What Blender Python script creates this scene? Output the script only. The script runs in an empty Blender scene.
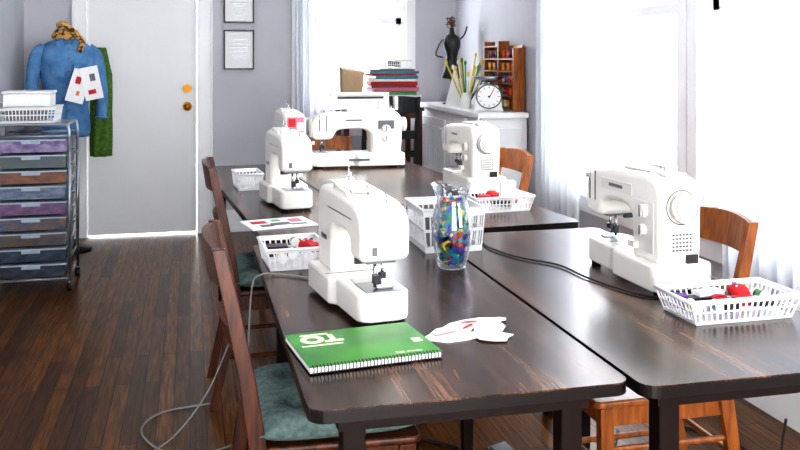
import bpy, math, random
from mathutils import Vector, Matrix
import bmesh
random.seed(7)
RR=random.uniform
scn=bpy.context.scene

# ------------------------------------------------------------ materials
def lin(c):
    o=[]
    for x in c:
        x=x/255.0
        o.append(x/12.92 if x<=0.04045 else ((x+0.055)/1.055)**2.4)
    return (o[0],o[1],o[2],1.0)
def mat(name,col,rough=.5,metal=0.0,var=.08,scale=25,col2=None,bump=0.0,stretch=(1,1,1),spec=.5,lo=.35,hi=.65,detail=3):
    m=bpy.data.materials.new(name); m.use_nodes=True
    nt=m.node_tree; b=nt.nodes['Principled BSDF']
    c1=lin(col)
    if col2 is None:
        c2=tuple(min(1,x*(1-var)) for x in c1[:3])+(1,)
    else: c2=lin(col2)
    tc=nt.nodes.new('ShaderNodeTexCoord'); mp=nt.nodes.new('ShaderNodeMapping')
    mp.inputs['Scale'].default_value=stretch
    n=nt.nodes.new('ShaderNodeTexNoise'); n.inputs['Scale'].default_value=scale; n.inputs['Detail'].default_value=detail
    r=nt.nodes.new('ShaderNodeValToRGB')
    r.color_ramp.elements[0].position=lo; r.color_ramp.elements[0].color=c1
    r.color_ramp.elements[1].position=hi; r.color_ramp.elements[1].color=c2
    L=nt.links
    L.new(tc.outputs['Object'],mp.inputs[0]); L.new(mp.outputs[0],n.inputs['Vector']); L.new(n.outputs['Fac'],r.inputs[0])
    L.new(r.outputs[0],b.inputs['Base Color'])
    b.inputs['Roughness'].default_value=rough; b.inputs['Metallic'].default_value=metal
    b.inputs['Specular IOR Level'].default_value=spec
    if bump>0:
        bp=nt.nodes.new('ShaderNodeBump'); bp.inputs['Strength'].default_value=bump; bp.inputs['Distance'].default_value=.003
        L.new(n.outputs['Fac'],bp.inputs['Height']); L.new(bp.outputs[0],b.inputs['Normal'])
    return m

def table_mat():
    m=bpy.data.materials.new('walnut_laminate'); m.use_nodes=True
    nt=m.node_tree; b=nt.nodes['Principled BSDF']; L=nt.links
    tc=nt.nodes.new('ShaderNodeTexCoord')
    def noise(st,sc,det,dist=0):
        mp=nt.nodes.new('ShaderNodeMapping'); mp.inputs['Scale'].default_value=st; L.new(tc.outputs['Object'],mp.inputs[0])
        n=nt.nodes.new('ShaderNodeTexNoise'); n.inputs['Scale'].default_value=sc; n.inputs['Detail'].default_value=det; n.inputs['Distortion'].default_value=dist
        L.new(mp.outputs[0],n.inputs['Vector']); return n
    def ramp(n,stops):
        r=nt.nodes.new('ShaderNodeValToRGB')
        r.color_ramp.elements[0].position=stops[0][0]; r.color_ramp.elements[0].color=stops[0][1]
        r.color_ramp.elements[1].position=stops[-1][0]; r.color_ramp.elements[1].color=stops[-1][1]
        for p,c in stops[1:-1]:
            e=r.color_ramp.elements.new(p); e.color=c
        L.new(n.outputs['Fac'],r.inputs[0]); return r
    r1=ramp(noise((9,.7,1),2.2,6,.6),[(.34,lin((28,16,11))),(.5,lin((66,42,30))),(.66,lin((106,74,54)))])
    r2=ramp(noise((120,4,1),1.6,3),[(.42,(.28,.26,.25,1)),(.56,(1,1,1,1))])
    mx=nt.nodes.new('ShaderNodeMixRGB'); mx.blend_type='MULTIPLY'; mx.inputs[0].default_value=.8
    L.new(r1.outputs[0],mx.inputs[1]); L.new(r2.outputs[0],mx.inputs[2]); L.new(mx.outputs[0],b.inputs['Base Color'])
    b.inputs['Roughness'].default_value=.24; b.inputs['Specular IOR Level'].default_value=.36
    return m
def floor_mat():
    m=bpy.data.materials.new('hardwood_planks'); m.use_nodes=True
    nt=m.node_tree; b=nt.nodes['Principled BSDF']; L=nt.links
    tc=nt.nodes.new('ShaderNodeTexCoord'); mp=nt.nodes.new('ShaderNodeMapping')
    mp.inputs['Rotation'].default_value=(0,0,math.radians(90))
    L.new(tc.outputs['Object'],mp.inputs[0])
    br=nt.nodes.new('ShaderNodeTexBrick')
    br.inputs['Scale'].default_value=1; br.inputs['Brick Width'].default_value=.95; br.inputs['Row Height'].default_value=.06
    br.inputs['Mortar Size'].default_value=.0025; br.inputs['Mortar Smooth'].default_value=.2; br.inputs['Bias'].default_value=-.1
    br.offset=.37; br.offset_frequency=2
    br.inputs['Color1'].default_value=lin((130,80,28)); br.inputs['Color2'].default_value=lin((70,40,14)); br.inputs['Mortar'].default_value=lin((10,7,4))
    L.new(mp.outputs[0],br.inputs['Vector'])
    mp2=nt.nodes.new('ShaderNodeMapping'); mp2.inputs['Scale'].default_value=(28,1.6,1)
    L.new(tc.outputs['Object'],mp2.inputs[0])
    n=nt.nodes.new('ShaderNodeTexNoise'); n.inputs['Scale'].default_value=3; n.inputs['Detail'].default_value=6
    L.new(mp2.outputs[0],n.inputs['Vector'])
    r=nt.nodes.new('ShaderNodeValToRGB'); r.color_ramp.elements[0].position=.40; r.color_ramp.elements[0].color=(.22,.2,.18,1)
    r.color_ramp.elements[1].position=.66; r.color_ramp.elements[1].color=(1,1,1,1)
    L.new(n.outputs['Fac'],r.inputs[0])
    mx=nt.nodes.new('ShaderNodeMixRGB'); mx.blend_type='MULTIPLY'; mx.inputs[0].default_value=.85
    L.new(br.outputs['Color'],mx.inputs[1]); L.new(r.outputs[0],mx.inputs[2])
    L.new(mx.outputs[0],b.inputs['Base Color'])
    b.inputs['Roughness'].default_value=.30; b.inputs['Specular IOR Level'].default_value=.22
    bp=nt.nodes.new('ShaderNodeBump'); bp.inputs['Strength'].default_value=.4; bp.inputs['Distance'].default_value=.002; bp.invert=True
    L.new(br.outputs['Fac'],bp.inputs['Height']); L.new(bp.outputs[0],b.inputs['Normal'])
    return m
def sheer_mat():
    m=bpy.data.materials.new('sheer_curtain_fabric'); m.use_nodes=True
    nt=m.node_tree; L=nt.links; out=nt.nodes['Material Output']; nt.nodes.remove(nt.nodes['Principled BSDF'])
    d=nt.nodes.new('ShaderNodeBsdfDiffuse'); d.inputs[0].default_value=(.90,.92,.96,1)
    t=nt.nodes.new('ShaderNodeBsdfTranslucent'); t.inputs[0].default_value=(.33,.345,.37,1)
    p=nt.nodes.new('ShaderNodeBsdfTransparent')
    a=nt.nodes.new('ShaderNodeMixShader'); a.inputs[0].default_value=.5; L.new(d.outputs[0],a.inputs[1]); L.new(t.outputs[0],a.inputs[2])
    w=nt.nodes.new('ShaderNodeTexWave'); w.inputs['Scale'].default_value=60; w.bands_direction='Z'
    tc=nt.nodes.new('ShaderNodeTexCoord'); L.new(tc.outputs['Object'],w.inputs['Vector'])
    mr=nt.nodes.new('ShaderNodeMapRange'); mr.inputs['To Min'].default_value=.01; mr.inputs['To Max'].default_value=.04
    L.new(w.outputs['Fac'],mr.inputs['Value'])
    e=nt.nodes.new('ShaderNodeMixShader'); L.new(mr.outputs[0],e.inputs[0]); L.new(a.outputs[0],e.inputs[1]); L.new(p.outputs[0],e.inputs[2])
    L.new(e.outputs[0],out.inputs[0]); return m
def glass_mat(name,tint=(.96,.98,1,1),gl=.1,rough=.02):
    m=bpy.data.materials.new(name); m.use_nodes=True
    nt=m.node_tree; L=nt.links; out=nt.nodes['Material Output']; nt.nodes.remove(nt.nodes['Principled BSDF'])
    p=nt.nodes.new('ShaderNodeBsdfTransparent'); p.inputs[0].default_value=tint
    g=nt.nodes.new('ShaderNodeBsdfGlossy'); g.inputs['Roughness'].default_value=rough
    lw=nt.nodes.new('ShaderNodeLayerWeight'); lw.inputs[0].default_value=.35
    mr=nt.nodes.new('ShaderNodeMapRange'); mr.inputs['To Min'].default_value=gl*.4; mr.inputs['To Max'].default_value=min(1,gl*6)
    L.new(lw.outputs['Facing'],mr.inputs['Value'])
    e=nt.nodes.new('ShaderNodeMixShader'); L.new(mr.outputs[0],e.inputs[0]); L.new(p.outputs[0],e.inputs[1]); L.new(g.outputs[0],e.inputs[2])
    L.new(e.outputs[0],out.inputs[0]); return m

M={}
M['wall']=mat('wall_paint_lavender_grey',(192,192,197),.7,var=.05,scale=3)
M['ceil']=mat('ceiling_paint',(240,240,240),.8,var=.02)
M['trim']=mat('white_trim_paint',(240,240,240),.4,var=.03,scale=5)
M['door']=mat('door_paint',(234,234,234),.4,var=.04,scale=2)
M['floor']=floor_mat()
M['table']=table_mat()
M['tedge']=mat('table_edge_band',(16,10,8),.35,spec=.25)
M['tleg']=mat('dark_leg_wood',(24,12,8),.5,spec=.15)
M['plast']=mat('white_machine_plastic',(232,229,221),.25,var=.03,scale=6)
M['plast2']=mat('offwhite_bed_plastic',(210,208,202),.3,var=.04,scale=6)
M['grey']=mat('grey_plastic',(90,92,96),.4)
M['dark']=mat('black_plastic',(16,16,18),.4)
M['metal']=mat('chrome_metal',(180,180,186),.25,metal=1.0)
M['brass']=mat('brass',(160,108,36),.35,metal=1.0)
M['bask']=mat('white_basket_plastic',(230,230,230),.4,var=.02)
M['wooddk']=mat('dark_chair_wood',(50,22,9),.35,col2=(90,42,16),scale=5,stretch=(14,14,1.5),spec=.35)
M['wood']=mat('honey_chair_wood',(160,92,40),.35,col2=(120,62,22),scale=5,stretch=(12,12,1.5),spec=.4)
M['blackw']=mat('black_painted_wood',(16,16,18),.4)
M['cush']=mat('teal_grey_cushion',(106,126,122),.9,col2=(78,98,96),scale=60,bump=.4)
M['green']=mat('green_notebook_cover',(20,108,24),.3,col2=(56,146,34),scale=6)
M['paper']=mat('white_paper',(238,238,236),.7,var=.03)
M['red']=mat('red_fabric',(186,16,28),.7)
M['blue']=mat('blue_beads',(16,60,165),.3)
M['teal']=mat('teal_beads',(14,130,145),.3)
M['gr2']=mat('green_beads',(30,140,70),.3)
M['orange']=mat('orange_cloth',(220,110,34),.6)
M['yellow']=mat('yellow_cloth',(222,196,50),.6)
M['purple']=mat('purple_cloth',(100,62,140),.7)
M['pink']=mat('pink_cloth',(214,110,130),.6)
M['black']=mat('black_cord_rubber',(10,10,11),.5)
M['cordw']=mat('grey_cord_rubber',(140,140,138),.5)
M['denim']=mat('denim',(70,116,162),.9,col2=(92,138,180),scale=14,bump=.3)
M['leop']=mat('leopard_scarf',(206,160,90),.8,col2=(70,40,20),scale=45,lo=.5,hi=.56)
M['olive']=mat('olive_green_knit',(54,88,26),.9,col2=(84,120,42),scale=50,bump=.4)
M['glass']=glass_mat('vase_glass',gl=.12)
M['wglass']=glass_mat('window_glass',gl=.03)
M['sheer']=sheer_mat()
M['brown']=mat('kraft_paper',(196,168,132),.8)
M['rackp']=mat('grey_metal_frame',(150,156,165),.3,metal=.8)
M['copper']=mat('copper_wire',(90,52,36),.4,metal=.5)
M['needlepl']=mat('steel_plate',(150,150,155),.3,metal=.9)

# ------------------------------------------------------------ mesh builder
def smoothpts(P,n=6):
    P=[Vector(p) for p in P]
    if len(P)<3: return P
    out=[]
    for i in range(len(P)-1):
        p0=P[max(i-1,0)];p1=P[i];p2=P[i+1];p3=P[min(i+2,len(P)-1)]
        for k in range(n):
            t=k/n
            out.append(.5*((2*p1)+(-p0+p2)*t+(2*p0-5*p1+4*p2-p3)*t*t+(-p0+3*p1-3*p2+p3)*t**3))
    out.append(P[-1]); return out
class MB:
    def __init__(s): s.v=[];s.f=[];s.m=[];s.s=[];s.mats=[]
    def add(s,V,F,mt,sm=False):
        if mt not in s.mats: s.mats.append(mt)
        k=s.mats.index(mt); o=len(s.v)
        s.v+= [tuple(x) for x in V]
        for f in F: s.f.append([o+i for i in f]); s.m.append(k); s.s.append(sm)
    def hexa(s,P,mt): s.add(P,[(3,2,1,0),(4,5,6,7),(0,1,5,4),(1,2,6,5),(2,3,7,6),(3,0,4,7)],mt)
    def box(s,c,sz,mt,rz=0,rx=0,ry=0):
        Rm=Matrix.Rotation(rz,3,'Z')@Matrix.Rotation(ry,3,'Y')@Matrix.Rotation(rx,3,'X'); c=Vector(c)
        a,b,d=sz[0]/2,sz[1]/2,sz[2]/2
        P=[c+Rm@Vector(p) for p in [(-a,-b,-d),(a,-b,-d),(a,b,-d),(-a,b,-d),(-a,-b,d),(a,-b,d),(a,b,d),(-a,b,d)]]
        s.hexa(P,mt)
    def bb(s,x0,x1,y0,y1,z0,z1,mt): s.box(((x0+x1)/2,(y0+y1)/2,(z0+z1)/2),(x1-x0,y1-y0,z1-z0),mt)
    def tube(s,pts,r,mt,seg=8,radii=None,smooth=True):
        P=[Vector(p) for p in pts]; n=len(P); V=[];F=[]
        up=None
        for i in range(n):
            t=(P[min(i+1,n-1)]-P[max(i-1,0)]).normalized()
            if up is None:
                up=Vector((0,0,1)) if abs(t.z)<.9 else Vector((1,0,0))
            a=t.cross(up)
            if a.length<1e-6: a=t.orthogonal()
            a.normalize(); b=a.cross(t).normalized(); up=b
            rr=radii[i] if radii else r
            for k in range(seg):
                an=2*math.pi*k/seg
                V.append(P[i]+a*math.cos(an)*rr+b*math.sin(an)*rr)
        for i in range(n-1):
            for k in range(seg):
                k2=(k+1)%seg
                F.append((i*seg+k,i*seg+k2,(i+1)*seg+k2,(i+1)*seg+k))
        s.add(V,F,mt,smooth)
        s.add(V[:seg],[tuple(range(seg))[::-1]],mt); s.add(V[-seg:],[tuple(range(seg))],mt)
    def cyl(s,p0,p1,r0,mt,r1=None,seg=16):
        s.tube([p0,p1],r0,mt,seg,radii=[r0,r0 if r1 is None else r1])
    def lathe(s,prof,mt,c=(0,0,0),sx=1,sy=1,seg=28,rz=0):
        V=[];F=[];n=len(prof)
        for r,z in prof:
            for k in range(seg):
                a=2*math.pi*k/seg; x=r*math.cos(a)*sx;y=r*math.sin(a)*sy
                V.append((c[0]+x*math.cos(rz)-y*math.sin(rz),c[1]+x*math.sin(rz)+y*math.cos(rz),c[2]+z))
        for i in range(n-1):
            for k in range(seg):
                k2=(k+1)%seg; F.append((i*seg+k,i*seg+k2,(i+1)*seg+k2,(i+1)*seg+k))
        s.add(V,F,mt,True)
        if prof[0][0]>1e-4: s.add(V[:seg],[tuple(range(seg))[::-1]],mt)
        if prof[-1][0]>1e-4: s.add(V[-seg:],[tuple(range(seg))],mt)
    def prism(s,poly,a0,a1,mt,axis='y'):
        n=len(poly)
        def P(u,w,a): return (u,a,w) if axis=='y' else ((u,w,a) if axis=='z' else (a,u,w))
        V=[P(u,w,a0) for u,w in poly]+[P(u,w,a1) for u,w in poly]
        F=[tuple(range(n))[::-1],tuple(range(n,2*n))]+[(i,(i+1)%n,n+(i+1)%n,n+i) for i in range(n)]
        s.add(V,F,mt)
    def sphere(s,c,r,mt,sc=(1,1,1),seg=12,rings=8):
        prof=[(max(1e-5,r*math.sin(math.pi*i/rings)),-r*math.cos(math.pi*i/rings)*sc[2]) for i in range(rings+1)]
        s.lathe(prof,mt,c,sc[0],sc[1],seg)
    def beam(s,pts,a,b,mt):
        V=[];F=[]
        for p in pts:
            x,y,z=p[:3]; k=p[3] if len(p)>3 else 1
            V+=[(x-a*k,y-b*k,z),(x+a*k,y-b*k,z),(x+a*k,y+b*k,z),(x-a*k,y+b*k,z)]
        n=len(pts)
        for i in range(n-1):
            for k in range(4):
                k2=(k+1)%4; F.append((i*4+k,i*4+k2,i*4+4+k2,i*4+4+k))
        F.append((3,2,1,0)); F.append(tuple(range(4*n-4,4*n)))
        s.add(V,F,mt)
    def torus(s,c,R,r,mt,seg=20,axis='z',sx=1,sy=1):
        pts=[]
        for i in range(seg+1):
            a=2*math.pi*i/seg; u=R*math.cos(a)*sx; w=R*math.sin(a)*sy
            pts.append({'z':(c[0]+u,c[1]+w,c[2]),'y':(c[0]+u,c[1],c[2]+w),'x':(c[0],c[1]+u,c[2]+w)}[axis])
        s.tube(pts,r,mt,8)
    def obj(s,name,parent=None,bevel=0,seg=2,loc=(0,0,0),rz=0,sc=(1,1,1),solid=0):
        me=bpy.data.meshes.new(name); me.from_pydata(s.v,[],s.f)
        for m_ in s.mats: me.materials.append(m_)
        for p,k,q in zip(me.polygons,s.m,s.s): p.material_index=k; p.use_smooth=q
        bm=bmesh.new(); bm.from_mesh(me); bmesh.ops.remove_doubles(bm,verts=bm.verts,dist=1e-6)
        bmesh.ops.recalc_face_normals(bm,faces=bm.faces); bm.to_mesh(me); bm.free()
        o=bpy.data.objects.new(name,me); scn.collection.objects.link(o)
        o.location=loc; o.rotation_euler=(0,0,rz); o.scale=sc
        if parent: o.parent=parent
        if solid:
            md=o.modifiers.new('sol','SOLIDIFY'); md.thickness=solid
        if bevel:
            md=o.modifiers.new('bev','BEVEL'); md.width=bevel; md.segments=seg; md.limit_method='ANGLE'; md.angle_limit=math.radians(35); md.harden_normals=False
            for p in me.polygons: p.use_smooth=True
            wn=o.modifiers.new('wn','WEIGHTED_NORMAL'); wn.weight=100
        return o
def empty(name,loc,rz=0,sc=(1,1,1)):
    e=bpy.data.objects.new(name,None); e.empty_display_size=.1; scn.collection.objects.link(e)
    e.location=loc; e.rotation_euler=(0,0,rz); e.scale=sc; return e

# ------------------------------------------------------------ room
XL,XR,YB,YF,H=-1.2,2.15,7.0,-1.2,2.75
b=MB(); b.bb(XL-.15,XR+.15,YF,YB+.15,-.1,0,M['floor']); b.obj('floor')
b=MB(); b.bb(XL-.15,XR+.15,YF,YB+.15,H,H+.1,M['ceil']); b.obj('ceiling')
b=MB(); b.bb(XL-.15,XL,YF,YB+.15,0,H,M['wall']); b.obj('wall_left')
def wall_open(name,fixed0,fixed1,a0,a1,ops,along):
    # ops: list of (lo,hi,z0,z1)
    b=MB()
    def put(l,h,z0,z1):
        if h-l<1e-4 or z1-z0<1e-4: return
        if along=='x': b.bb(l,h,fixed0,fixed1,z0,z1,M['wall'])
        else: b.bb(fixed0,fixed1,l,h,z0,z1,M['wall'])
    cur=a0
    for lo,hi,z0,z1 in sorted(ops):
        put(cur,lo,0,H); put(lo,hi,0,z0); put(lo,hi,z1,H); cur=hi
    put(cur,a1,0,H); return b.obj(name)
DX0,DX1,DH=-.755,.055,2.06
BW=(.86,1.72,.85,2.35)
wall_open('wall_back',YB,YB+.15,XL,XR,[(DX0,DX1,0,DH),BW],'x')
W1=(3.56,4.92,.62,2.45); W2=(1.85,3.40,.62,2.45); W_FILL=(-.7,1.0,.62,2.45)  # last opening is out of view, added to let in more daylight
wall_open('wall_right',XR,XR+.15,YF,YB+.15,[W_FILL,W2,W1],'y')
wall_open('wall_fill_blocker',YF-.15,YF,XL-.15,XR+.15,[(-.4,1.4,0,2.15)],'x')  # unseen wall added behind camera, opening sized to cut frontal fill light
# window units
def window(name,op,along,fx,rail=1.6,sgn=1):
    lo,hi,z0,z1=op; b=MB(); t=M['trim']
    def B(l,h,d0,d1,a,c,mt=t):
        if along=='x': b.bb(l,h,fx+d0,fx+d1,a,c,mt)
        else: b.bb(fx+d0,fx+d1,l,h,a,c,mt)
    # casing on the room face
    cw=.075
    B(lo-cw,lo,-.022,0,z0-.1,z1+cw); B(hi,hi+cw,-.022,0,z0-.1,z1+cw); B(lo-cw-.02,hi+cw+.02,-.028,0,z1,z1+.1)
    B(lo-cw-.02,hi+cw+.02,-.04,.02,z0-.03,z0)          # stool
    B(lo-cw,hi+cw,-.02,0,z0-.12,z0-.03)
    # jambs, sashes
    B(lo,lo+.03,0,.13,z0,z1); B(hi-.03,hi,0,.13,z0,z1); B(lo,hi,0,.13,z1-.03,z1); B(lo,hi,0,.13,z0,z0+.03)
    B(lo+.03,hi-.03,.04,.08,rail-.025,rail+.025); B(lo+.03,hi-.03,.04,.08,z0+.03,z0+.09); B(lo+.03,hi-.03,.08,.11,z1-.08,z1-.03)
    for q in (lo+.03,hi-.075): B(q,q+.045,.04,.1,z0+.03,z1-.03)
    B(lo+.03,hi-.03,.06,.064,z0+.09,z1-.08,M['wglass'])
    return b.obj(name)
window('window_1',BW,'x',YB,1.66)
window('window_2',W1,'y',XR,1.58)
window('window_3',W2,'y',XR,1.58)
window('window_added_fill',W_FILL,'y',XR,1.58)  # unseen extra window, added for interior light
# baseboards
b=MB()
for x0,x1 in ((XL,DX0-.09),(DX1+.1,XR)): b.bb(x0,x1,YB-.02,YB,0,.17,M['trim']); b.bb(x0,x1,YB-.028,YB,0,.03,M['trim'])
b.obj('baseboard_back')
b=MB(); b.bb(XL,XL+.02,YF,YB-.03,0,.17,M['trim']); b.obj('baseboard_left')
b=MB(); b.bb(XR-.02,XR,YF,YB-.03,0,.14,M['trim']); b.obj('baseboard_right')
# door
d=MB()
d.bb(DX0+.006,DX1-.006,YB+.012,YB+.05,.014,DH-.006,M['door'])
d.bb(DX0+.01,DX1-.01,YB+.06,YB+.075,.03,DH,M['trim'])
dr=d.obj('door_1',bevel=.003)
d=MB()
def knob(x,z,r):
    d.cyl((x,YB+.012,z),(x,YB+.002,z),r*1.25,M['brass'],seg=20)
    d.cyl((x,YB+.012,z),(x,YB-.035,z),r*.45,M['brass'],seg=12)
    d.sphere((x,YB-.05,z),r,M['brass'],sc=(1,.8,1))
knob(-.02,.98,.028)
d.cyl((-.02,YB+.012,1.12),(-.02,YB-.016,1.12),.032,M['brass'],seg=20); d.box((-.02,YB-.025,1.12),(.012,.03,.036),M['brass'])
d.cyl((-.63,YB+.012,1.94),(-.63,YB,1.94),.02,M['dark'])
k=d.obj('door_hardware'); k.parent=dr
b=MB()
b.bb(DX0-.09,DX0,YB-.03,YB,0,DH+.1,M['trim']); b.bb(DX1,DX1+.1,YB-.03,YB,0,DH+.1,M['trim']); b.bb(DX0-.1,DX1+.11,YB-.035,YB,DH,DH+.12,M['trim'])
b.bb(DX0-.105,DX0-.09,YB-.04,YB,0,DH+.1,M['trim']); b.bb(DX1+.1,DX1+.115,YB-.04,YB,0,DH+.1,M['trim'])
b.obj('trim_1',bevel=.004)
# picture frames
for i,(z0,z1) in enumerate(((1.265,1.575),(1.63,1.93))):
    b=MB(); x0,x1=.255,.49; f=.011; y0=YB-.022
    b.bb(x0,x1,y0,YB-.002,z0,z0+f,M['dark']); b.bb(x0,x1,y0,YB-.002,z1-f,z1,M['dark']); b.bb(x0,x0+f,y0,YB-.002,z0+f,z1-f,M['dark']); b.bb(x1-f,x1,y0,YB-.002,z0+f,z1-f,M['dark'])
    b.bb(x0+f,x1-f,YB-.012,YB-.004,z0+f,z1-f,M['paper'])
    for k in range(6):
        w=(.05,.03,.06,.055,.045,.03)[k]; zz=z1-.08-k*.03
        b.bb((x0+x1)/2-w,(x0+x1)/2+w,YB-.0135,YB-.012,zz,zz+.005,M['rackp'])
    b.obj('picture_frame')
# curtains
def curtain(name,p0,p1,z0,z1,amp=.025,waves=12,n=120,m=12):
    p0=Vector(p0);p1=Vector(p1); dv=(p1-p0); L=dv.length; t=dv.normalized(); nn=Vector((-t.y,t.x))
    V=[];F=[]
    for j in range(m+1):
        z=z0+(z1-z0)*j/m; g=.55+.45*(1-j/m)
        for i in range(n+1):
            u=i/n; a=amp*g*(math.sin(2*math.pi*waves*u+.4*math.sin(7*u))+.35*math.sin(2*math.pi*waves*2.3*u+1+z))
            q=p0+dv*u+nn*a; V.append((q.x,q.y,z))
    for j in range(m):
        for i in range(n): F.append((j*(n+1)+i,j*(n+1)+i+1,(j+1)*(n+1)+i+1,(j+1)*(n+1)+i))
    b=MB(); b.add(V,F,M['sheer'],True)
    a=p0-t*.08; c=p1+t*.08
    b.cyl((a.x,a.y,z1+.01),(c.x,c.y,z1+.01),.011,M['trim'])
    return b.obj(name)
curtain('sheer_curtain',(.80,YB-.09),(1.20,YB-.09),.70,2.55,waves=7)
curtain('sheer_curtain',(XR-.10,4.42),(XR-.10,5.02),.42,2.6,waves=8)
curtain('sheer_curtain',(XR-.10,1.55),(XR-.10,3.08),.42,2.6,waves=16,n=200)

# ------------------------------------------------------------ tables
def table(name,w,l,loc,rz):
    e=empty(name,(loc[0],loc[1],0),rz)
    r=.032; poly=[]
    for cx,cy,a0 in ((w-r,r,-90),(w-r,l-r,0),(r,l-r,90),(r,r,180)):
        for k in range(7):
            a=math.radians(a0+15*k); poly.append((cx+r*math.cos(a),cy+r*math.sin(a)))
    b=MB(); b.prism(poly,.737,.740,M['table'],'z'); 
    b.prism(poly,.716,.737,M['tedge'],'z'); b.obj('table_top',e)
    b=MB(); q=.06
    b.bb(q,w-q,q,q+.02,.675,.716,M['tleg']); b.bb(q,w-q,l-q-.02,l-q,.675,.716,M['tleg'])
    b.bb(q,q+.02,q+.02,l-q-.02,.675,.716,M['tleg']); b.bb(w-q-.02,w-q,q+.02,l-q-.02,.675,.716,M['tleg'])
    b.obj('apron',e)
    b=MB()
    for x in (q+.03,w-q-.03):
        for y in (q+.03,l-q-.03):
            b.beam([(x,y,0,.75),(x,y,.5,1),(x,y,.714,1)],.022,.022,M['tleg'])
    b.obj('legs',e,bevel=.004)
    return e
T=math.radians(4.5)
table('folding_table',.604,1.40,(.198,1.495),0)
table('folding_table',.605,1.44,(.812,1.465),0)
table('folding_table',.41,2.15,(.243,2.935),T)
table('folding_table',.757,2.15,(.661,2.965),T)
Z=.7405

# ------------------------------------------------------------ sewing machine
def machine(name,loc,rz,sc=(1,1,1),style=0):
    e=empty(name,(loc[0],loc[1],Z),rz,sc)
    P=M['plast']
    # C-shaped shell (pillar + arm + head), drawn in x-z and extruded in y
    prof=[(.055,.07),(.185,.07),(.19,.12),(.192,.24),(.185,.275),(.165,.293),(.12,.300),(0,.296),(-.12,.288),(-.165,.278),(-.190,.255),(-.197,.22),(-.193,.165),(-.185,.150),(-.112,.150),(-.104,.165),(-.098,.192),(-.07,.203),(.0,.206),(.035,.200),(.052,.18),(.055,.15)]
    b=MB(); b.prism(prof,-.062,.062,P); b.obj('arm_and_head',e,bevel=.020,seg=5)
    # bed: base under pillar + narrower free arm end
    b=MB()
    b.prism([(-.195,-.035),(-.185,-.056),(-.165,-.066),(-.02,-.07),(.0,-.086),(.19,-.088),(.2,-.078),(.2,.078),(.19,.088),(0,.086),(-.02,.07),(-.165,.066),(-.185,.056),(-.195,.035)],.010,.078,M['plast'],'z')
    b.obj('bed',e,bevel=.010,seg=3)
    b=MB()
    for x in (-.16,.16):
        for y in (-.045,.045): b.cyl((x,y,0),(x,y,.012),.014,M['dark'],seg=12)
    # seam between free arm and extension
    b.bb(.036,.038,-.083,.083,.0785,.0792,M['grey'])
    # needle plate + feed dogs + bobbin cover
    b.bb(-.178,-.085,-.046,.042,.078,.0798,M['needlepl'])
    b.bb(-.16,-.125,-.03,-.002,.0798,.0805,M['grey'])
    b.bb(-.0795,-.04,-.04,.04,.0782,.0792,M['plast2'])
    # presser bar, needle bar, needle, foot, clamp
    b.cyl((-.148,.012,.084),(-.148,.012,.155),.0045,M['metal'],seg=10)
    b.cyl((-.148,-.006,.105),(-.148,-.006,.155),.004,M['metal'],seg=10)
    b.cyl((-.148,-.006,.082),(-.148,-.006,.108),.0012,M['metal'],seg=6)
    b.box((-.148,-.006,.112),(.015,.015,.014),M['dark'])
    b.box((-.148,.008,.102),(.022,.016,.022),M['dark'])
    b.box((-.148,-.008,.0835),(.026,.038,.004),M['metal'])
    b.box((-.155,-.026,.0835),(.006,.014,.004),M['metal']); b.box((-.141,-.026,.0835),(.006,.014,.004),M['metal'])
    b.box((-.125,.04,.146),(.012,.03,.016),M['dark'])           # presser lifter
    # lamp opening below the head
    b.box((-.148,.005,.1485),(.055,.07,.006),M['grey'])
    # face plate seam and thread cutter on the needle end
    b.box((-.197,0,.213),(.0025,.09,.10),M['plast']); b.box((-.1985,.03,.18),(.003,.012,.02),M['grey'])
    # take-up slot and tension slot on the front (-y)
    for x in (-.165,-.135): b.box((x,-.0625,.235),(.004,.002,.085),M['dark'])
    b.box((-.165,-.068,.262),(.004,.014,.014),M['metal'])
    # front panel with dials
    b.box((.12,-.0628,.165),(.085,.002,.13),M['plast2'])
    for z,r in ((.205,.02),(.155,.016)):
        b.cyl((.12,-.062,z),(.12,-.076,z),r,P,r*.85,seg=24); b.box((.12,-.077,z),(.004,.003,r*1.5),M['grey'])
    b.box((-.02,-.0628,.25),(.16,.002,.03),M['plast2']); b.box((-.02,-.064,.25),(.07,.002,.009),M['grey'])
    b.box((.08,-.07,.11),(.03,.016,.016),P)                       # reverse lever
    # back (+y) : carrying seam and logo
    b.box((-.02,.0628,.245),(.2,.002,.002),M['grey']); b.box((.12,.0628,.16),(.05,.002,.012),M['grey'])
    # handwheel
    b.cyl((.19,0,.222),(.204,0,.222),.034,P,seg=28); b.cyl((.202,0,.222),(.216,0,.222),.040,P,.036,seg=28)
    b.cyl((.2155,0,.222),(.2195,0,.222),.022,M['plast2'],seg=24)
    b.torus((.2165,0,.222),.030,.0012,M['grey'],seg=28,axis='x')
    b.torus((.1925,0,.222),.044,.0015,M['grey'],seg=28,axis='x')
    # vents and plug
    for k in range(6):
        for j in range(5):
            b.box((.1925,-.024+k*.010,.112+j*.010),(.004,.0045,.0045),M['grey'])
    b.box((.1925,.03,.088),(.006,.032,.024),M['dark'])
    # top: spool pin, bobbin winder, thread guides, seam
    b.bb(-.04,.165,-.025,.035,.295,.3035,M['plast2'])
    b.cyl((.10,.0,.30),(.10,.0,.345),.0025,M['metal'],seg=8); b.cyl((.10,0,.302),(.10,0,.307),.012,P,seg=16)
    b.cyl((.15,-.02,.296),(.15,-.02,.322),.004,M['metal'],seg=8); b.cyl((.15,-.02,.302),(.15,-.02,.307),.011,P,seg=16)
    b.tube([(-.06,.0,.292),(-.06,.0,.312),(-.05,.0,.316),(-.04,0,.308)],.002,M['metal'],6)
    b.tube([(-.14,-.02,.285),(-.14,-.02,.302),(-.13,-.02,.304)],.002,M['metal'],6)
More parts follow.
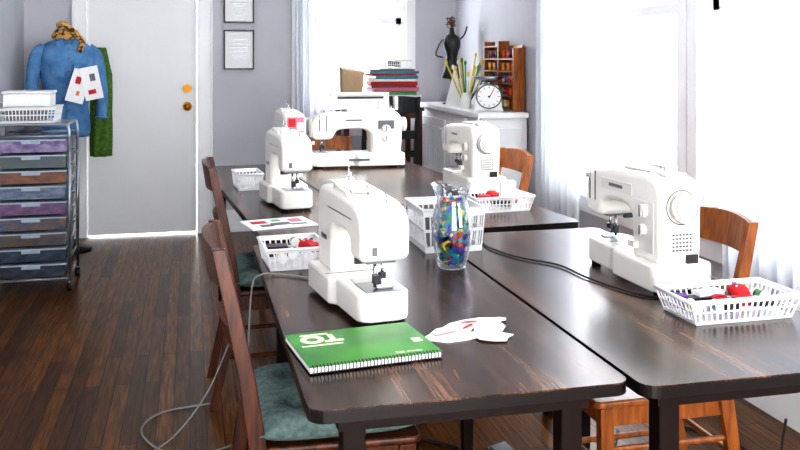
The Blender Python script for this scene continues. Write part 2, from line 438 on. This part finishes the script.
    # carrying handle recessed in the back
    b.tube([(-.06,.05,.290),(-.055,.052,.302),(.05,.052,.305),(.06,.05,.292)],.005,P,8)
    if style==1: # patterned patch on the needle end
        b.box((-.1995,0,.235),(.003,.095,.075),M['pink']); b.box((-.2015,.02,.245),(.002,.04,.04),M['red']); b.box((-.2015,-.025,.225),(.002,.035,.04),M['paper']); b.box((-.2015,.025,.21),(.002,.03,.02),M['grey'])
    if style==2: # raised lid with handle, display
        b.box((.02,.035,.345),(.26,.012,.09),P,rx=-.25)
        b.box((.02,.03,.385),(.25,.05,.012),M['plast2']); b.box((.02,.0,.365),(.20,.004,.012),M['dark'])
        b.box((-.135,.01,.335),(.012,.05,.07),P); b.box((.175,.01,.335),(.012,.05,.07),P)
        b.box((.12,-.064,.225),(.07,.003,.045),M['grey']); b.box((0.0,-.089,.045),(.09,.002,.012),M['grey'])
    b.obj('hardware',e)
    return e
machine('sewing_machine',(.406,2.118),math.radians(97),(.97,.96,.95))
machine('sewing_machine',(1.217,2.225),math.radians(-88),(1.05,1,1.0))
machine('sewing_machine',(.395,3.66),math.radians(96),(.95,1.0,1.02))
machine('sewing_machine',(1.265,3.90),math.radians(-86),(1.03,1.08,1.03))
machine('sewing_machine',(.535,4.87),math.radians(94),(.9,.95,1.08),1)
machine('sewing_machine',(.91,4.88),0,(1.32,1.1,1.06),2)

# ------------------------------------------------------------ baskets
def basket(name,w,l,h,loc,rz=0,z=Z,taper=.86,contents=None,pitch=.016):
    b=MB(); mt=M['bask']; t=.003
    def ring(f0,z0,f1,z1,th):
        for sx,sy in ((1,0),(-1,0),(0,1),(0,-1)):
            def pt(f,zz,u,out):
                hw=w/2*f+ (out if sx else 0); hl=l/2*f+(out if sy else 0)
                if sx: return (sx*hw,u*hl,zz)
                return (u*hw,sy*hl,zz)
            P=[pt(f0,z0,-1,-th),pt(f0,z0,1,-th),pt(f0,z0,1,0),pt(f0,z0,-1,0),pt(f1,z1,-1,-th),pt(f1,z1,1,-th),pt(f1,z1,1,0),pt(f1,z1,-1,0)]
            b.hexa(P,mt)
    F=lambda zz: taper+(1-taper)*zz/h
    b.bb(-w/2*taper,w/2*taper,-l/2*taper,l/2*taper,0,.003,mt)
    ring(F(0),0,F(.14*h),.14*h,t); ring(F(.84*h),.84*h,1,h,t); ring(F(.48*h),.48*h,F(.55*h),.55*h,t)
    # rolled rim
    c=[(w/2,l/2,h),(-w/2,l/2,h),(-w/2,-l/2,h),(w/2,-l/2,h)]
    for i in range(4): b.cyl(c[i],c[(i+1)%4],.0042,mt,seg=8)
    for sy in (1,-1):
        n=max(3,int(w/pitch))
        for i in range(n+1):
            u=-1+2*i/n
            b.hexa([(u*w/2*F(0)-.0022,sy*(l/2*F(0)-t),.001),(u*w/2*F(0)+.0022,sy*(l/2*F(0)-t),.001),(u*w/2*F(0)+.0022,sy*l/2*F(0),.001),(u*w/2*F(0)-.0022,sy*l/2*F(0),.001),
                    (u*w/2*.99-.0022,sy*(l/2-t),h*.98),(u*w/2*.99+.0022,sy*(l/2-t),h*.98),(u*w/2*.99+.0022,sy*l/2,h*.98),(u*w/2*.99-.0022,sy*l/2,h*.98)],mt)
    for sx in (1,-1):
        n=max(3,int(l/pitch))
        for i in range(n+1):
            u=-1+2*i/n
            b.hexa([(sx*(w/2*F(0)-t),u*l/2*F(0)-.0022,.001),(sx*w/2*F(0),u*l/2*F(0)-.0022,.001),(sx*w/2*F(0),u*l/2*F(0)+.0022,.001),(sx*(w/2*F(0)-t),u*l/2*F(0)+.0022,.001),
                    (sx*(w/2-t),u*l/2*.99-.0022,h*.98),(sx*w/2,u*l/2*.99-.0022,h*.98),(sx*w/2,u*l/2*.99+.0022,h*.98),(sx*(w/2-t),u*l/2*.99+.0022,h*.98)],mt)
    e=b.obj(name,loc=(loc[0],loc[1],z),rz=rz)
    if contents:
        c=MB()
        for it in contents:
            kind,x,y,zz=it[0],it[1],it[2],it[3]
            if kind=='spool':
                c.cyl((x,y-.014,zz),(x,y+.014,zz),.011,it[4],seg=14)
                for s_ in (-.016,.015): c.cyl((x,y+s_,zz),(x,y+s_+.002,zz),.014,M['paper'],seg=14)
            elif kind=='pin':
                c.sphere((x,y,zz),.026,it[4],sc=(1,1,.7))
                for k in range(9): c.sphere((x+RR(-.018,.018),y+RR(-.018,.018),zz+.017),.0025,random.choice([M['paper'],M['yellow'],M['blue']]),seg=6,rings=4)
            elif kind=='box': c.box((x,y,zz),it[5],it[4],rz=RR(-.5,.5))
            elif kind=='scis':
                c.torus((x,y-.018,zz),.016,.004,it[4]); c.torus((x,y+.018,zz),.016,.004,it[4])
                c.box((x+.05,y,zz),(.08,.008,.003),M['metal'],rz=.15); c.box((x+.05,y,zz+.003),(.08,.008,.003),M['metal'],rz=-.15)
        o=c.obj('sewing_notions'); o.parent=e
    return e
basket('plastic_basket',.175,.20,.062,(.293,2.60),.06,contents=[('pin',.05,.03,.045,M['red']),('spool',.0,.0,.03,M['orange']),('spool',.04,-.04,.03,M['paper']),('box',-.04,.03,.035,M['dark'],(.06,.05,.03)),('spool',-.04,-.05,.03,M['yellow']),('box',.06,-.03,.05,M['red'],(.03,.05,.02)),('spool',.02,.07,.05,M['gr2'])])
basket('plastic_basket',.29,.155,.055,(1.235,1.845),.02,contents=[('pin',.045,.02,.045,M['red']),('scis',-.02,-.02,.04,M['red']),('box',-.07,.02,.03,M['dark'],(.07,.03,.02)),('box',-.03,.03,.045,M['paper'],(.07,.03,.01)),('spool',-.1,-.02,.03,M['yellow']),('box',.0,.04,.035,M['grey'],(.05,.02,.02)),('spool',.08,-.04,.03,M['blue']),('spool',.10,.01,.035,M['gr2']),('spool',-.05,-.04,.03,M['teal']),('box',.03,-.02,.035,M['red'],(.05,.03,.02)),('box',-.105,.03,.03,M['purple'],(.03,.03,.03)),('box',.06,-.045,.035,M['dark'],(.05,.03,.01)),('box',-.02,-.045,.03,M['dark'],(.06,.02,.02))])
basket('plastic_basket',.20,.24,.135,(.80,2.74),.0,taper=.9,contents=[('box',0,0,.06,M['grey'],(.12,.12,.1))],pitch=.02)
basket('plastic_basket',.25,.19,.06,(1.20,3.36),.08,contents=[('pin',-.01,.02,.055,M['red']),('box',.06,.02,.06,M['paper'],(.06,.07,.09)),('box',-.06,-.02,.05,M['red'],(.05,.04,.02)),('box',.0,-.05,.03,M['dark'],(.08,.03,.02)),('spool',.08,-.04,.03,M['orange'])])
basket('plastic_basket',.12,.20,.075,(.262,4.18),T,contents=[('spool',0,0,.03,M['blue']),('box',0,.04,.04,M['paper'],(.06,.06,.03))])

# ------------------------------------------------------------ vase with colourful notions
b=MB()
prof=[(.034,.0),(.040,.004),(.046,.03),(.056,.075),(.060,.11),(.056,.15),(.046,.185),(.044,.20),(.052,.225),(.062,.243),(.060,.243),(.050,.224),(.042,.20),(.044,.184),(.054,.15),(.0575,.11),(.0535,.075),(.0435,.03),(.036,.008),(.0001,.007)]
b.lathe(prof,M['glass'],seg=36)
b.lathe([(.0001,.0005),(.036,.0005),(.040,.003),(.036,.006),(.0001,.006)],M['glass'],seg=28)
va=b.obj('glass_vase',loc=(.735,2.435,Z))
c=MB(); cols=[M['blue'],M['blue'],M['blue'],M['teal'],M['teal'],M['gr2'],M['dark'],M['red'],M['yellow'],M['dark'],M['gr2']]
def rad(z):
    pr=[(.008,.034),(.03,.040),(.075,.050),(.11,.054),(.15,.050),(.185,.041)]
    for (z0,r0),(z1,r1) in zip(pr,pr[1:]):
        if z<=z1: return r0+(r1-r0)*(z-z0)/(z1-z0)
    return .04
for i in range(300):
    z=RR(.018,.190); R_=rad(z)-.013; a=RR(0,6.28); r_=R_*math.sqrt(RR(.25,1))
    c.box((r_*math.cos(a),r_*math.sin(a),z),(RR(.008,.02),RR(.014,.032),RR(.006,.016)),random.choice(cols),rz=a+RR(-.4,.4),rx=RR(-1,1),ry=RR(-1,1))
o=c.obj('fabric_scraps'); o.parent=va

# ------------------------------------------------------------ notebook, papers
e=empty('spiral_notebook',(.345,1.786,Z+.002),math.radians(7))
b=MB(); b.bb(-.137,.137,-.105,.105,.0,.0012,M['dark']); b.bb(-.136,.136,-.103,.104,.0012,.0115,M['paper']); b.bb(-.1375,.1375,-.104,.106,.0115,.013,M['green']); b.obj('pages_and_cover',e)
b=MB()
for k in range(38):
    x=-.131+k*.0071
    b.torus((x,-.104,.0083),.0078,.0010,M['dark'],seg=10,axis='x')
b.obj('spiral_wire',e)
def text(body,size,loc,rz,mt,parent,ext=.0003,off=.0012):
    cu=bpy.data.curves.new('cover_text','FONT'); cu.body=body; cu.size=size; cu.extrude=ext; cu.materials.append(mt)
    o=bpy.data.objects.new('cover_text',cu); scn.collection.objects.link(o); o.location=loc; o.rotation_euler=(0,0,rz); o.parent=parent; cu.offset=off; return o
M['cream']=mat('cream_print',(240,240,205),.5)
text('TO',.060,(-.03,.075,.0134),math.radians(180),M['cream'],e,off=.0030)
text('200 sheets',.013,(.045,-.085,.0134),0,M['cream'],e,off=0)
b=MB(); b.bb(-.122,-.035,.014,.020,.013,.0134,M['cream']); b.bb(-.11,-.05,.082,.09,.013,.0134,M['cream']); b.bb(.105,.125,-.03,-.005,.013,.0134,M['cream']); b.obj('cover_print',e)

b=MB()
def scrap(cx,cy,rx,ry,rz,z,mt,n=9,jag=.3):
    P=[]
    for i in range(n):
        a=2*math.pi*i/n; q=1-RR(0,jag); x=rx*q*math.cos(a); y=ry*q*math.sin(a)
        P.append((cx+x*math.cos(rz)-y*math.sin(rz),cy+x*math.sin(rz)+y*math.cos(rz)))
    b.prism(P,z,z+.0012,mt,'z')
scrap(-.01,0,.130,.06,.25,.0005,M['paper'],13,.28); scrap(.03,.04,.09,.045,.1,.0019,M['paper'],11,.3); scrap(-.05,-.01,.075,.035,.3,.0033,M['paper'],9,.3)
scrap(.02,-.05,.045,.065,.5,.0033,M['paper'],10,.35); scrap(.075,.045,.05,.018,.1,.0033,M['paper'],7,.3)
scrap(.0,.02,.028,.006,.6,.0048,M['red'],7,.3); scrap(-.055,-.005,.02,.004,.2,.0048,M['pink'],7); scrap(.02,.05,.026,.004,-.1,.0048,M['red'],7)
scrap(-.08,-.012,.025,.004,.15,.0048,M['pink'],8,.5)
b.obj('fabric_scrap_pile',loc=(.605,1.855,Z),rz=.15)
e=empty('pattern_booklet',(.315,3.23,Z),math.radians(12),(1.15,1.25,1))
b=MB(); b.bb(-.105,.105,-.07,.07,0,.006,M['paper'])
for x,y,w,l,mt in ((-.06,.02,.05,.04,'red'),(.0,-.02,.06,.04,'grey'),(.06,.02,.04,.05,'pink'),(-.05,-.035,.04,.03,'dark'),(.055,-.04,.05,.02,'grey'),(0,.035,.03,.03,'gr2')): b.bb(x-w/2,x+w/2,y-l/2,y+l/2,.006,.0066,M[mt])
b.obj('booklet_pages',e)

# ------------------------------------------------------------ chairs
def chair(name,loc,rz,wood,cush=False,sc=(1,1,1),ladder=2):
    e=empty(name,(loc[0],loc[1],0),rz,sc)
    b=MB(); hw=.185
    for s_ in (-1,1):
        b.beam([(-.0,s_*hw,0,.8),(.055,s_*hw,.25,1),(.085,s_*hw,.45,1.1),(.06,s_*hw,.62,1),(.028,s_*hw,.78,.95),(-.005,s_*hw,.93,.8)],.019,.015,wood)
        b.beam([(.44,s_*.18,0,.75),(.44,s_*.18,.43,1.05)],.019,.019,wood)
        b.cyl((.05,s_*hw,.2),(.44,s_*.18,.2),.010,wood,seg=10); b.cyl((.06,s_*hw,.31),(.44,s_*.18,.31),.009,wood,seg=10)
        b.bb(.09,.44,s_*.175-.009,s_*.175+.009,.375,.43,wood)
    b.bb(.43,.45,-.17,.17,.375,.43,wood)
    b.cyl((.44,-.18,.25),(.44,.18,.25),.010,wood,seg=10); b.cyl((.055,-hw,.26),(.055,hw,.26),.010,wood,seg=10)
    b.obj('frame',e,bevel=.004)
    b=MB()
    def slat(z0,z1,x0,x1,bow=.028,th=.016,arch=0):
        n=10
        for i in range(n):
            P=[]
            for (zf,xx) in ((0,x0),(1,x1)):
                for (u,dx) in ((i/n,0),((i+1)/n,0),((i+1)/n,th),(i/n,th)):
                    y=-hw+2*hw*u; bo=-bow*(1-(2*u-1)**2)
                    z=(z1+arch*(1-(2*u-1)**2)) if zf else z0
                    P.append((xx+bo+dx-th/2,y,z))
            b.hexa(P,wood)
    slat(.835,.925,.012,-.004,arch=.012)
    if ladder>=2: slat(.68,.73,.048,.038)
    if ladder>=3: slat(.57,.61,.07,.062)
    b.obj('back_slats',e)
    b=MB()
    b.prism([(.065,-.19),(.46,-.205),(.475,-.19),(.475,.19),(.46,.205),(.065,.19)],.43,.452,wood,'z'); b.obj('seat',e,bevel=.007)
    if cush:
        n=20; V=[];F=[]
        tuf=[(-.45,-.45),(.45,-.45),(-.45,.45),(.45,.45),(0,0)]
        for side in (0,1):
            for i in range(n+1):
                for j in range(n+1):
                    u=-1+2*i/n; v=-1+2*j/n
                    k=(max(0,1-abs(u)**5)*max(0,1-abs(v)**5))**.45
                    dm=sum(math.exp(-((u-a)**2+(v-c)**2)/.025) for a,c in tuf)
                    rr=1+.03*math.sin(9*u+3)*math.sin(8*v)
                    z=.484+((.050*k*rr-.042*min(1,dm)*k) if side==0 else -.030*k)
                    ru=1-.06*abs(v)**4; rv=1-.06*abs(u)**4
                    V.append((.28+u*.205*ru,v*.215*rv,z))
            o=side*(n+1)**2
            for i in range(n):
                for j in range(n): F.append((o+i*(n+1)+j,o+i*(n+1)+j+1,o+(i+1)*(n+1)+j+1,o+(i+1)*(n+1)+j))
        b=MB(); b.add(V,F,M['cush'],True)
        for a,c in tuf: b.sphere((.28+a*.205,c*.215,.495),.009,M['cush'])
        b.obj('seat_cushion',e)
    return e
chair('dining_chair',(.068,2.245),0,M['wooddk'],True,sc=(1,1,.975))
chair('dining_chair',(.085,3.62),0,M['wooddk'],True)
chair('dining_chair',(1.52,2.31),math.pi,M['wood'],sc=(1,.82,.955))
chair('dining_chair',(1.50,3.94),math.pi,M['wood'],sc=(1,1,.975))
chair('dining_chair',(.82,5.62),-math.pi/2,M['wood'],sc=(1,1,.91))
chair('ladder_back_chair',(1.34,5.85),math.pi/2,M['blackw'],sc=(1,1,1.17),ladder=3)

# ------------------------------------------------------------ white cabinet and things on it
b=MB(); cx0,cx1,cy0,cy1=1.80,XR-.02,5.35,6.93
b.bb(cx0+.02,cx1,cy0+.02,cy1-.01,.06,.965,M['trim']); b.bb(cx0+.05,cx1,cy0+.05,cy1-.02,0,.06,M['trim'])
b.bb(cx0-.01,cx1,cy0-.015,cy1,.965,1.0,M['trim'])
for y in (5.42,6.18): 
    b.bb(cx0+.006,cx0+.02,y,y+.68,.14,.9,M['trim'])
    for k in range(12): b.bb(cx0+.0,cx0+.008,y+.06+k*.048,y+.085+k*.048,.2,.84,M['door'])
b.bb(cx0+.07,cx1-.04,cy0+.008,cy0+.02,.14,.9,M['door'])
b.obj('radiator_cabinet',bevel=.005)
# kitchen scale
e=empty('kitchen_scale',(1.94,5.58,1.0),math.radians(-16),(1.2,1.1,1.15))
b=MB()
b.prism([(-.085,0),(.085,0),(.075,.02),(.06,.12),(.05,.15),(-.05,.15),(-.06,.12),(-.075,.02)],-.03,.06,M['paper']); b.obj('scale_body',e,bevel=.008)
b=MB()
b.cyl((0,-.03,.085),(0,-.046,.085),.072,M['grey'],seg=32); b.cyl((0,-.046,.085),(0,-.048,.085),.064,M['paper'],seg=32)
for k in range(12):
    a=k*math.pi/6; b.box((.054*math.cos(a),-.049,.085+.054*math.sin(a)),(.012,.002,.003),M['dark'],ry=-a)
b.box((.012,-.050,.10),(.004,.002,.055),M['red'],ry=.5); b.cyl((0,-.048,.085),(0,-.053,.085),.006,M['dark'])
b.cyl((0,.015,.15),(0,.015,.175),.02,M['metal']); b.lathe([(.0001,.175),(.05,.177),(.085,.19),(.09,.2),(.086,.2),(.05,.183),(.0001,.181)],M['metal'],c=(0,.015,0))
b.obj('dial_and_pan',e)
# thread rack on the wall
e=empty('wooden_thread_rack',(2.09,5.72,1.0),0,(1,1.1,1))
b=MB(); W_=M['wood']
b.bb(-.035,.045,-.27,-.255,0,.42,W_); b.bb(-.035,.045,.255,.27,.0,.47,W_); b.bb(.035,.045,-.255,.255,0,.44,W_)
b.bb(-.035,.045,-.008,.008,0,.47,W_)
for k in range(6): b.bb(-.035,.04,-.262,.262,.01+k*.083,.018+k*.083,W_) if k<5 else b.bb(-.035,.04,0,.262,.43,.438,W_)
b.obj('rack_frame',e)
b=MB(); cl=['red','blue','teal','gr2','orange','yellow','purple','pink','paper','red','orange','yellow']
for k in range(5):
    for j in range(12):
        y=-.235+j*.042
        if abs(y)<.02: continue
        z=.018+k*.083; mt=M[random.choice(cl)]
        b.cyl((0,y,z+.006),(0,y,z+.052),.0135,mt,seg=10); b.cyl((0,y,z),(0,y,z+.006),.017,M['wood'],seg=10); b.cyl((0,y,z+.052),(0,y,z+.057),.017,M['wood'],seg=10)
b.obj('thread_spools',e)
# jar with rulers / knitting needles
e=empty('pencil_jar',(1.90,5.95,1.0))
b=MB(); b.lathe([(.035,0),(.038,.01),(.038,.11),(.035,.11),(.034,.012),(.0001,.01)],M['paper']); b.obj('jar',e)
b=MB()
for k in range(16):
    a=RR(0,6.28); q=RR(.05,.17); mt=M[('yellow','gr2','yellow','paper','olive','yellow')[k%6]]; zt=RR(.2,.38)
    b.cyl((.012*math.cos(a),.012*math.sin(a),.02),(q*math.cos(a),q*math.sin(a)*.6,zt),.005,mt,seg=6)
    b.sphere((q*math.cos(a),q*math.sin(a)*.6,zt),.011,mt,sc=(1,.5,1.6),seg=8,rings=6)
b.obj('needles_and_pencils',e)
# white folded pattern card (sail shape)
b=MB(); b.prism([(-.07,0),(.07,0),(.045,.16),(.0,.29),(-.03,.15)],-.004,.004,M['paper']); b.prism([(-.03,.001),(.09,.001),(.02,.2)],.015,.02,M['bask']); b.bb(-.06,.06,-.03,.03,0,.004,M['paper'])
b.obj('folded_pattern_card',loc=(1.89,6.2,1.0),rz=-.2)
# dress-form figurine
b=MB(); K=M['blackw']
b.lathe([(.07,0),(.07,.008),(.03,.02),(.012,.03),(.010,.17),(.012,.19),(.075,.20),(.080,.21),(.06,.27),(.050,.32),(.042,.36),(.050,.40),(.066,.44),(.070,.47),(.066,.50),(.052,.525),(.024,.54),(.018,.57),(.016,.59),(.0001,.592)],K,sy=.75)
for k in range(22):
    a=RR(0,6.28); r=RR(.0,.04); b.torus((r*math.cos(a),r*math.sin(a),.60+RR(0,.06)),RR(.012,.024),.003,M['copper'],seg=10,axis=random.choice('xyz'))
b.tube(smoothpts([(-.066,0,.50),(-.10,0,.45),(-.12,0,.38),(-.07,-.03,.36)]),.006,K); b.tube(smoothpts([(.066,0,.50),(.10,0,.54),(.12,0,.6)]),.006,K)
b.obj('dress_form_figurine',loc=(1.96,6.5,1.0),rz=-.2)

# ------------------------------------------------------------ side table + pile by back window
b=MB(); b.bb(1.08,1.72,6.42,6.84,.955,.98,M['wooddk'])
for x in (1.13,1.69):
    for y in (6.45,6.81): b.bb(x-.018,x+.018,y-.018,y+.018,0,.955,M['wooddk'])
b.bb(1.13,1.69,6.45,6.81,.90,.955,M['wooddk']); b.bb(1.13,1.69,6.45,6.81,.3,.32,M['wooddk'])
b.obj('side_table')
b=MB(); z=.981
for k,(cl_,h) in enumerate((('paper',.03),('blue',.02),('red',.025),('paper',.02),('gr2',.025),('pink',.03),('grey',.015),('red',.03),('paper',.02),('teal',.025),('red',.015),('teal',.02),('grey',.015))):
    b.box((1.51+RR(-.015,.015),6.62,z+h/2),(.36+RR(-.04,.03),.26,h-.001),M[cl_],rz=RR(-.06,.06)); z+=h
b.obj('fabric_and_book_pile',bevel=.004)
basket('plastic_basket',.24,.2,.065,(1.53,6.62),0,z=z+.001,contents=[('box',0,0,.04,M['grey'],(.1,.1,.05))])
b=MB(); b.hexa([(1.12,6.52,.981),(1.26,6.52,.981),(1.26,6.64,.981),(1.12,6.64,.981),(1.11,6.50,1.27),(1.275,6.50,1.25),(1.275,6.66,1.27),(1.11,6.66,1.29)],M['brown']); b.obj('paper_bag')

# ------------------------------------------------------------ drawer cart with bins
e=empty('drawer_cart',(-.885,5.60,0))
b=MB(); F_=M['rackp']
for s_ in (-1,1):
    for t_ in (-1,1):
        b.cyl((s_*.205,t_*.19,.06),(s_*.205,t_*.19,.90),.010,F_,seg=10)
        b.cyl((s_*.205-.012,t_*.19,.025),(s_*.205+.012,t_*.19,.025),.025,M['dark'],seg=14); b.cyl((s_*.205,t_*.19,.03),(s_*.205,t_*.19,.07),.007,M['metal'],seg=8)
for t_ in (-1,1):
    b.tube(smoothpts([(-.205,t_*.19,.89),(-.198,t_*.19,.945),(-.16,t_*.19,.965),(.16,t_*.19,.965),(.198,t_*.19,.945),(.205,t_*.19,.89)],5),.010,F_)
    for z in (.075,.9): b.cyl((-.205,t_*.19,z),(.205,t_*.19,z),.008,F_,seg=8)
for s_ in (-1,1):
    for k in range(9): b.cyl((s_*.20,-.19,.09+k*.098),(s_*.20,.19,.09+k*.098),.006,F_,seg=8)
b.bb(-.2,.2,-.19,.19,.962,.972,F_)
b.obj('cart_frame',e)
M['dr']=mat('clear_drawer_plastic',(170,182,194),.25,var=.15,scale=12)
b=MB()
dm=[mat('drawer_contents_%d'%i,a,.4,col2=c2,scale=16,stretch=(1,1,2)) for i,(a,c2) in enumerate([((112,88,140),(160,150,172)),((92,112,96),(96,100,112)),((150,100,66),(104,84,84)),((78,102,128),(130,136,150)),((134,100,130),(96,84,112)),((70,92,128),(130,106,76)),((116,92,66),(72,84,98)),((70,84,102),(42,48,58)),((70,78,90),(44,50,58))])]
for k in range(9):
    z0=.093+k*.0895
    b.hexa([(-.18,-.195,z0),(.18,-.195,z0),(.18,.17,z0),(-.18,.17,z0),(-.188,-.205,z0+.068),(.188,-.205,z0+.068),(.188,.18,z0+.068),(-.188,.18,z0+.068)],dm[8-k])
    b.bb(-.192,.192,-.215,.185,z0+.066,z0+.074,M['dr']); b.bb(-.05,.05,-.222,-.212,z0+.05,z0+.066,M['dr'])
b.obj('drawers',e)
basket('plastic_basket',.34,.30,.09,(-.93,5.60),0,z=.973,taper=.92,contents=[('box',-.02,.0,.05,M['grey'],(.22,.2,.07))],pitch=.02)
b=MB(); b.bb(-.13,.13,-.11,.11,0,.075,M['paper']); b.bb(-.137,.137,-.117,.117,.075,.092,M['bask']); b.obj('storage_box',loc=(-.93,5.62,1.066),bevel=.006)

# ------------------------------------------------------------ dress form with jacket
e=empty('dress_form_with_jacket',(-.845,6.56,0),math.radians(15))
b=MB(); b.lathe([(.17,0),(.17,.015),(.05,.03),(.02,.05),(.018,.8),(.0001,.8)],M['tleg']); b.obj('stand',e)
b=MB()
b.lathe([(.15,.80),(.165,.83),(.160,.92),(.150,1.02),(.158,1.15),(.180,1.27),(.192,1.36),(.180,1.42),(.13,1.462),(.07,1.485),(.055,1.50)],M['denim'],sy=.62)
for s_ in (-1,1):
    b.tube(smoothpts([(s_*.14,0,1.41),(s_*.195,-.01,1.36),(s_*.225,-.02,1.2),(s_*.235,-.04,1.05),(s_*.225,-.07,.93)]),.05,M['denim'],12,radii=[.055+(.0)-.0009*i for i in range(25)])
    b.torus((s_*.225,-.07,.935),.036,.008,M['denim'])
    b.box((s_*.07,-.118,1.27),(.08,.012,.09),M['denim'],rz=s_*.25); b.box((s_*.07,-.125,1.30),(.085,.01,.03),M['denim'],rz=s_*.25)
    b.box((s_*.045,-.085,1.44),(.05,.02,.09),M['denim'],ry=s_*.5,rx=.3)
b.box((0,-.103,1.12),(.02,.02,.6),M['denim'])
for k in range(6): b.sphere((0,-.118,.9+k*.09),.007,M['brass'],seg=8,rings=6)
b.obj('denim_jacket',e)
b=MB()
b.lathe([(.055,1.48),(.09,1.485),(.10,1.51),(.085,1.535),(.075,1.55),(.04,1.56)],M['leop'],sy=.8)
b.tube(smoothpts([(.04,-.06,1.52),(.02,-.10,1.55),(-.03,-.09,1.59),(-.06,-.05,1.58)]),.020,M['leop'],10); b.tube(smoothpts([(.05,-.07,1.52),(.09,-.10,1.47),(.07,-.125,1.40)]),.02,M['leop'],10)
b.obj('leopard_scarf',e)
b=MB(); V=[];F=[];n=30
for j in range(13):
    z=1.43-.78*j/12
    for i in range(n):
        a=2*math.pi*i/n; w=.035+.04*min(1,j/3); r=1+.18*math.sin(6*a+j*.3)
        V.append((.24+w*r*math.cos(a)*.9,.03+w*r*math.sin(a)*.8,z))
for j in range(12):
    for i in range(n): F.append((j*n+i,j*n+(i+1)%n,(j+1)*n+(i+1)%n,(j+1)*n+i))
F.append(tuple(range(n))); F.append(tuple(range(12*n,13*n)))
b.add(V,F,M['olive'],True); b.obj('olive_cardigan',e)
b=MB()
b.box((.055,-.17,1.16),(.12,.004,.23),M['paper'],ry=.28); b.box((.14,-.18,1.18),(.12,.004,.23),M['paper'],ry=-.2)
b.box((.055,-.174,1.2),(.035,.004,.05),M['red'],ry=.28); b.box((.145,-.184,1.22),(.035,.004,.05),M['grey'],ry=-.2); b.box((.145,-.184,1.12),(.05,.004,.03),M['red'],ry=-.2); b.box((.05,-.174,1.11),(.02,.004,.03),M['orange'],ry=.28)
b.obj('pattern_cards',e)

# ------------------------------------------------------------ cords
def cord(name,pts,r,mt):
    b=MB(); b.tube(smoothpts(pts,8),r,mt,8); return b.obj(name)
zc=Z+.004
cord('power_cord',[(.80,3.55,zc),(.87,3.3,zc),(.95,3.02,zc),(.945,2.85,zc),(.925,2.66,zc),(.965,2.50,zc),(1.04,2.38,zc),(1.055,2.24,zc),(1.08,2.12,zc),(1.12,2.02,zc),(1.19,1.99,zc),(1.235,2.0,zc+.03)],.0032,M['black'])
cord('foot_pedal_cord',[(.36,2.36,zc),(.25,2.45,zc),(.19,2.46,zc),(.165,2.46,.70),(.15,2.455,.45),(.12,2.46,.2),(.02,2.55,.02),(-.12,2.6,.006),(-.15,2.75,.006),(-.02,2.85,.006),(.15,2.8,.006)],.0025,M['cordw'])
cord('foot_pedal_cord',[(.10,3.5,.006),(-.10,3.45,.006),(-.17,3.3,.006),(-.10,3.12,.006),(.02,3.05,.006),(.18,3.12,.006)],.0035,M['cordw'])
cord('foot_pedal_cord',[(.15,3.35,.30),(.06,3.30,.12),(-.06,3.2,.01),(-.20,3.0,.006),(-.18,2.75,.006),(-.05,2.70,.006),(.08,2.75,.006)],.003,M['cordw'])
cord('foot_pedal_cord',[(1.5,2.9,.006),(1.35,2.6,.006),(1.55,2.35,.006),(1.75,2.3,.006),(1.95,2.6,.006),(2.08,2.75,.05)],.005,M['black'])
cord('foot_pedal_cord',[(1.25,3.2,.006),(1.5,3.05,.006),(1.72,2.9,.006),(1.85,2.7,.006),(1.8,2.5,.006)],.005,M['black'])
cord('foot_pedal_cord',[(.55,2.4,.006),(.6,2.8,.006),(.75,3.0,.006),(.9,2.9,.006)],.005,M['black'])
# foot pedals
for (x,y) in ((.62,2.33),(1.02,2.75)):
    b=MB(); b.hexa([(-.05,-.07,.0),(.05,-.07,.0),(.05,.07,.0),(-.05,.07,.0),(-.042,-.06,.02),(.042,-.06,.02),(.042,.06,.05),(-.042,.06,.05)],M['dark']); b.box((0,0,.04),(.07,.1,.006),M['dark'],rx=.24)
    b.obj('foot_pedal',loc=(x,y,0),rz=.4,bevel=.004)

# ------------------------------------------------------------ light
w=bpy.data.worlds.new('World'); scn.world=w; w.use_nodes=True
bg=w.node_tree.nodes['Background']; bg.inputs[0].default_value=(.98,.985,1,1); bg.inputs[1].default_value=11.5
sd=bpy.data.lights.new('sun','SUN'); sd.energy=8.0; sd.angle=math.radians(8); sd.color=(1,.97,.92)
so=bpy.data.objects.new('sun',sd); scn.collection.objects.link(so)
so.rotation_euler=Vector((-.75,.25,-.62)).to_track_quat('-Z','Y').to_euler()

# ------------------------------------------------------------ camera
cd=bpy.data.cameras.new('camera'); cd.sensor_width=36; cd.lens=880/800*36; cd.shift_y=-165/800; cd.clip_start=.02
co=bpy.data.objects.new('camera',cd); scn.collection.objects.link(co)
co.location=(0,0,1.34); co.rotation_euler=(math.radians(90),0,-math.atan(210/880))
scn.camera=co
try:
    scn.view_settings.view_transform='Standard'
    scn.view_settings.look='Medium High Contrast'
except Exception as ex: print(ex)
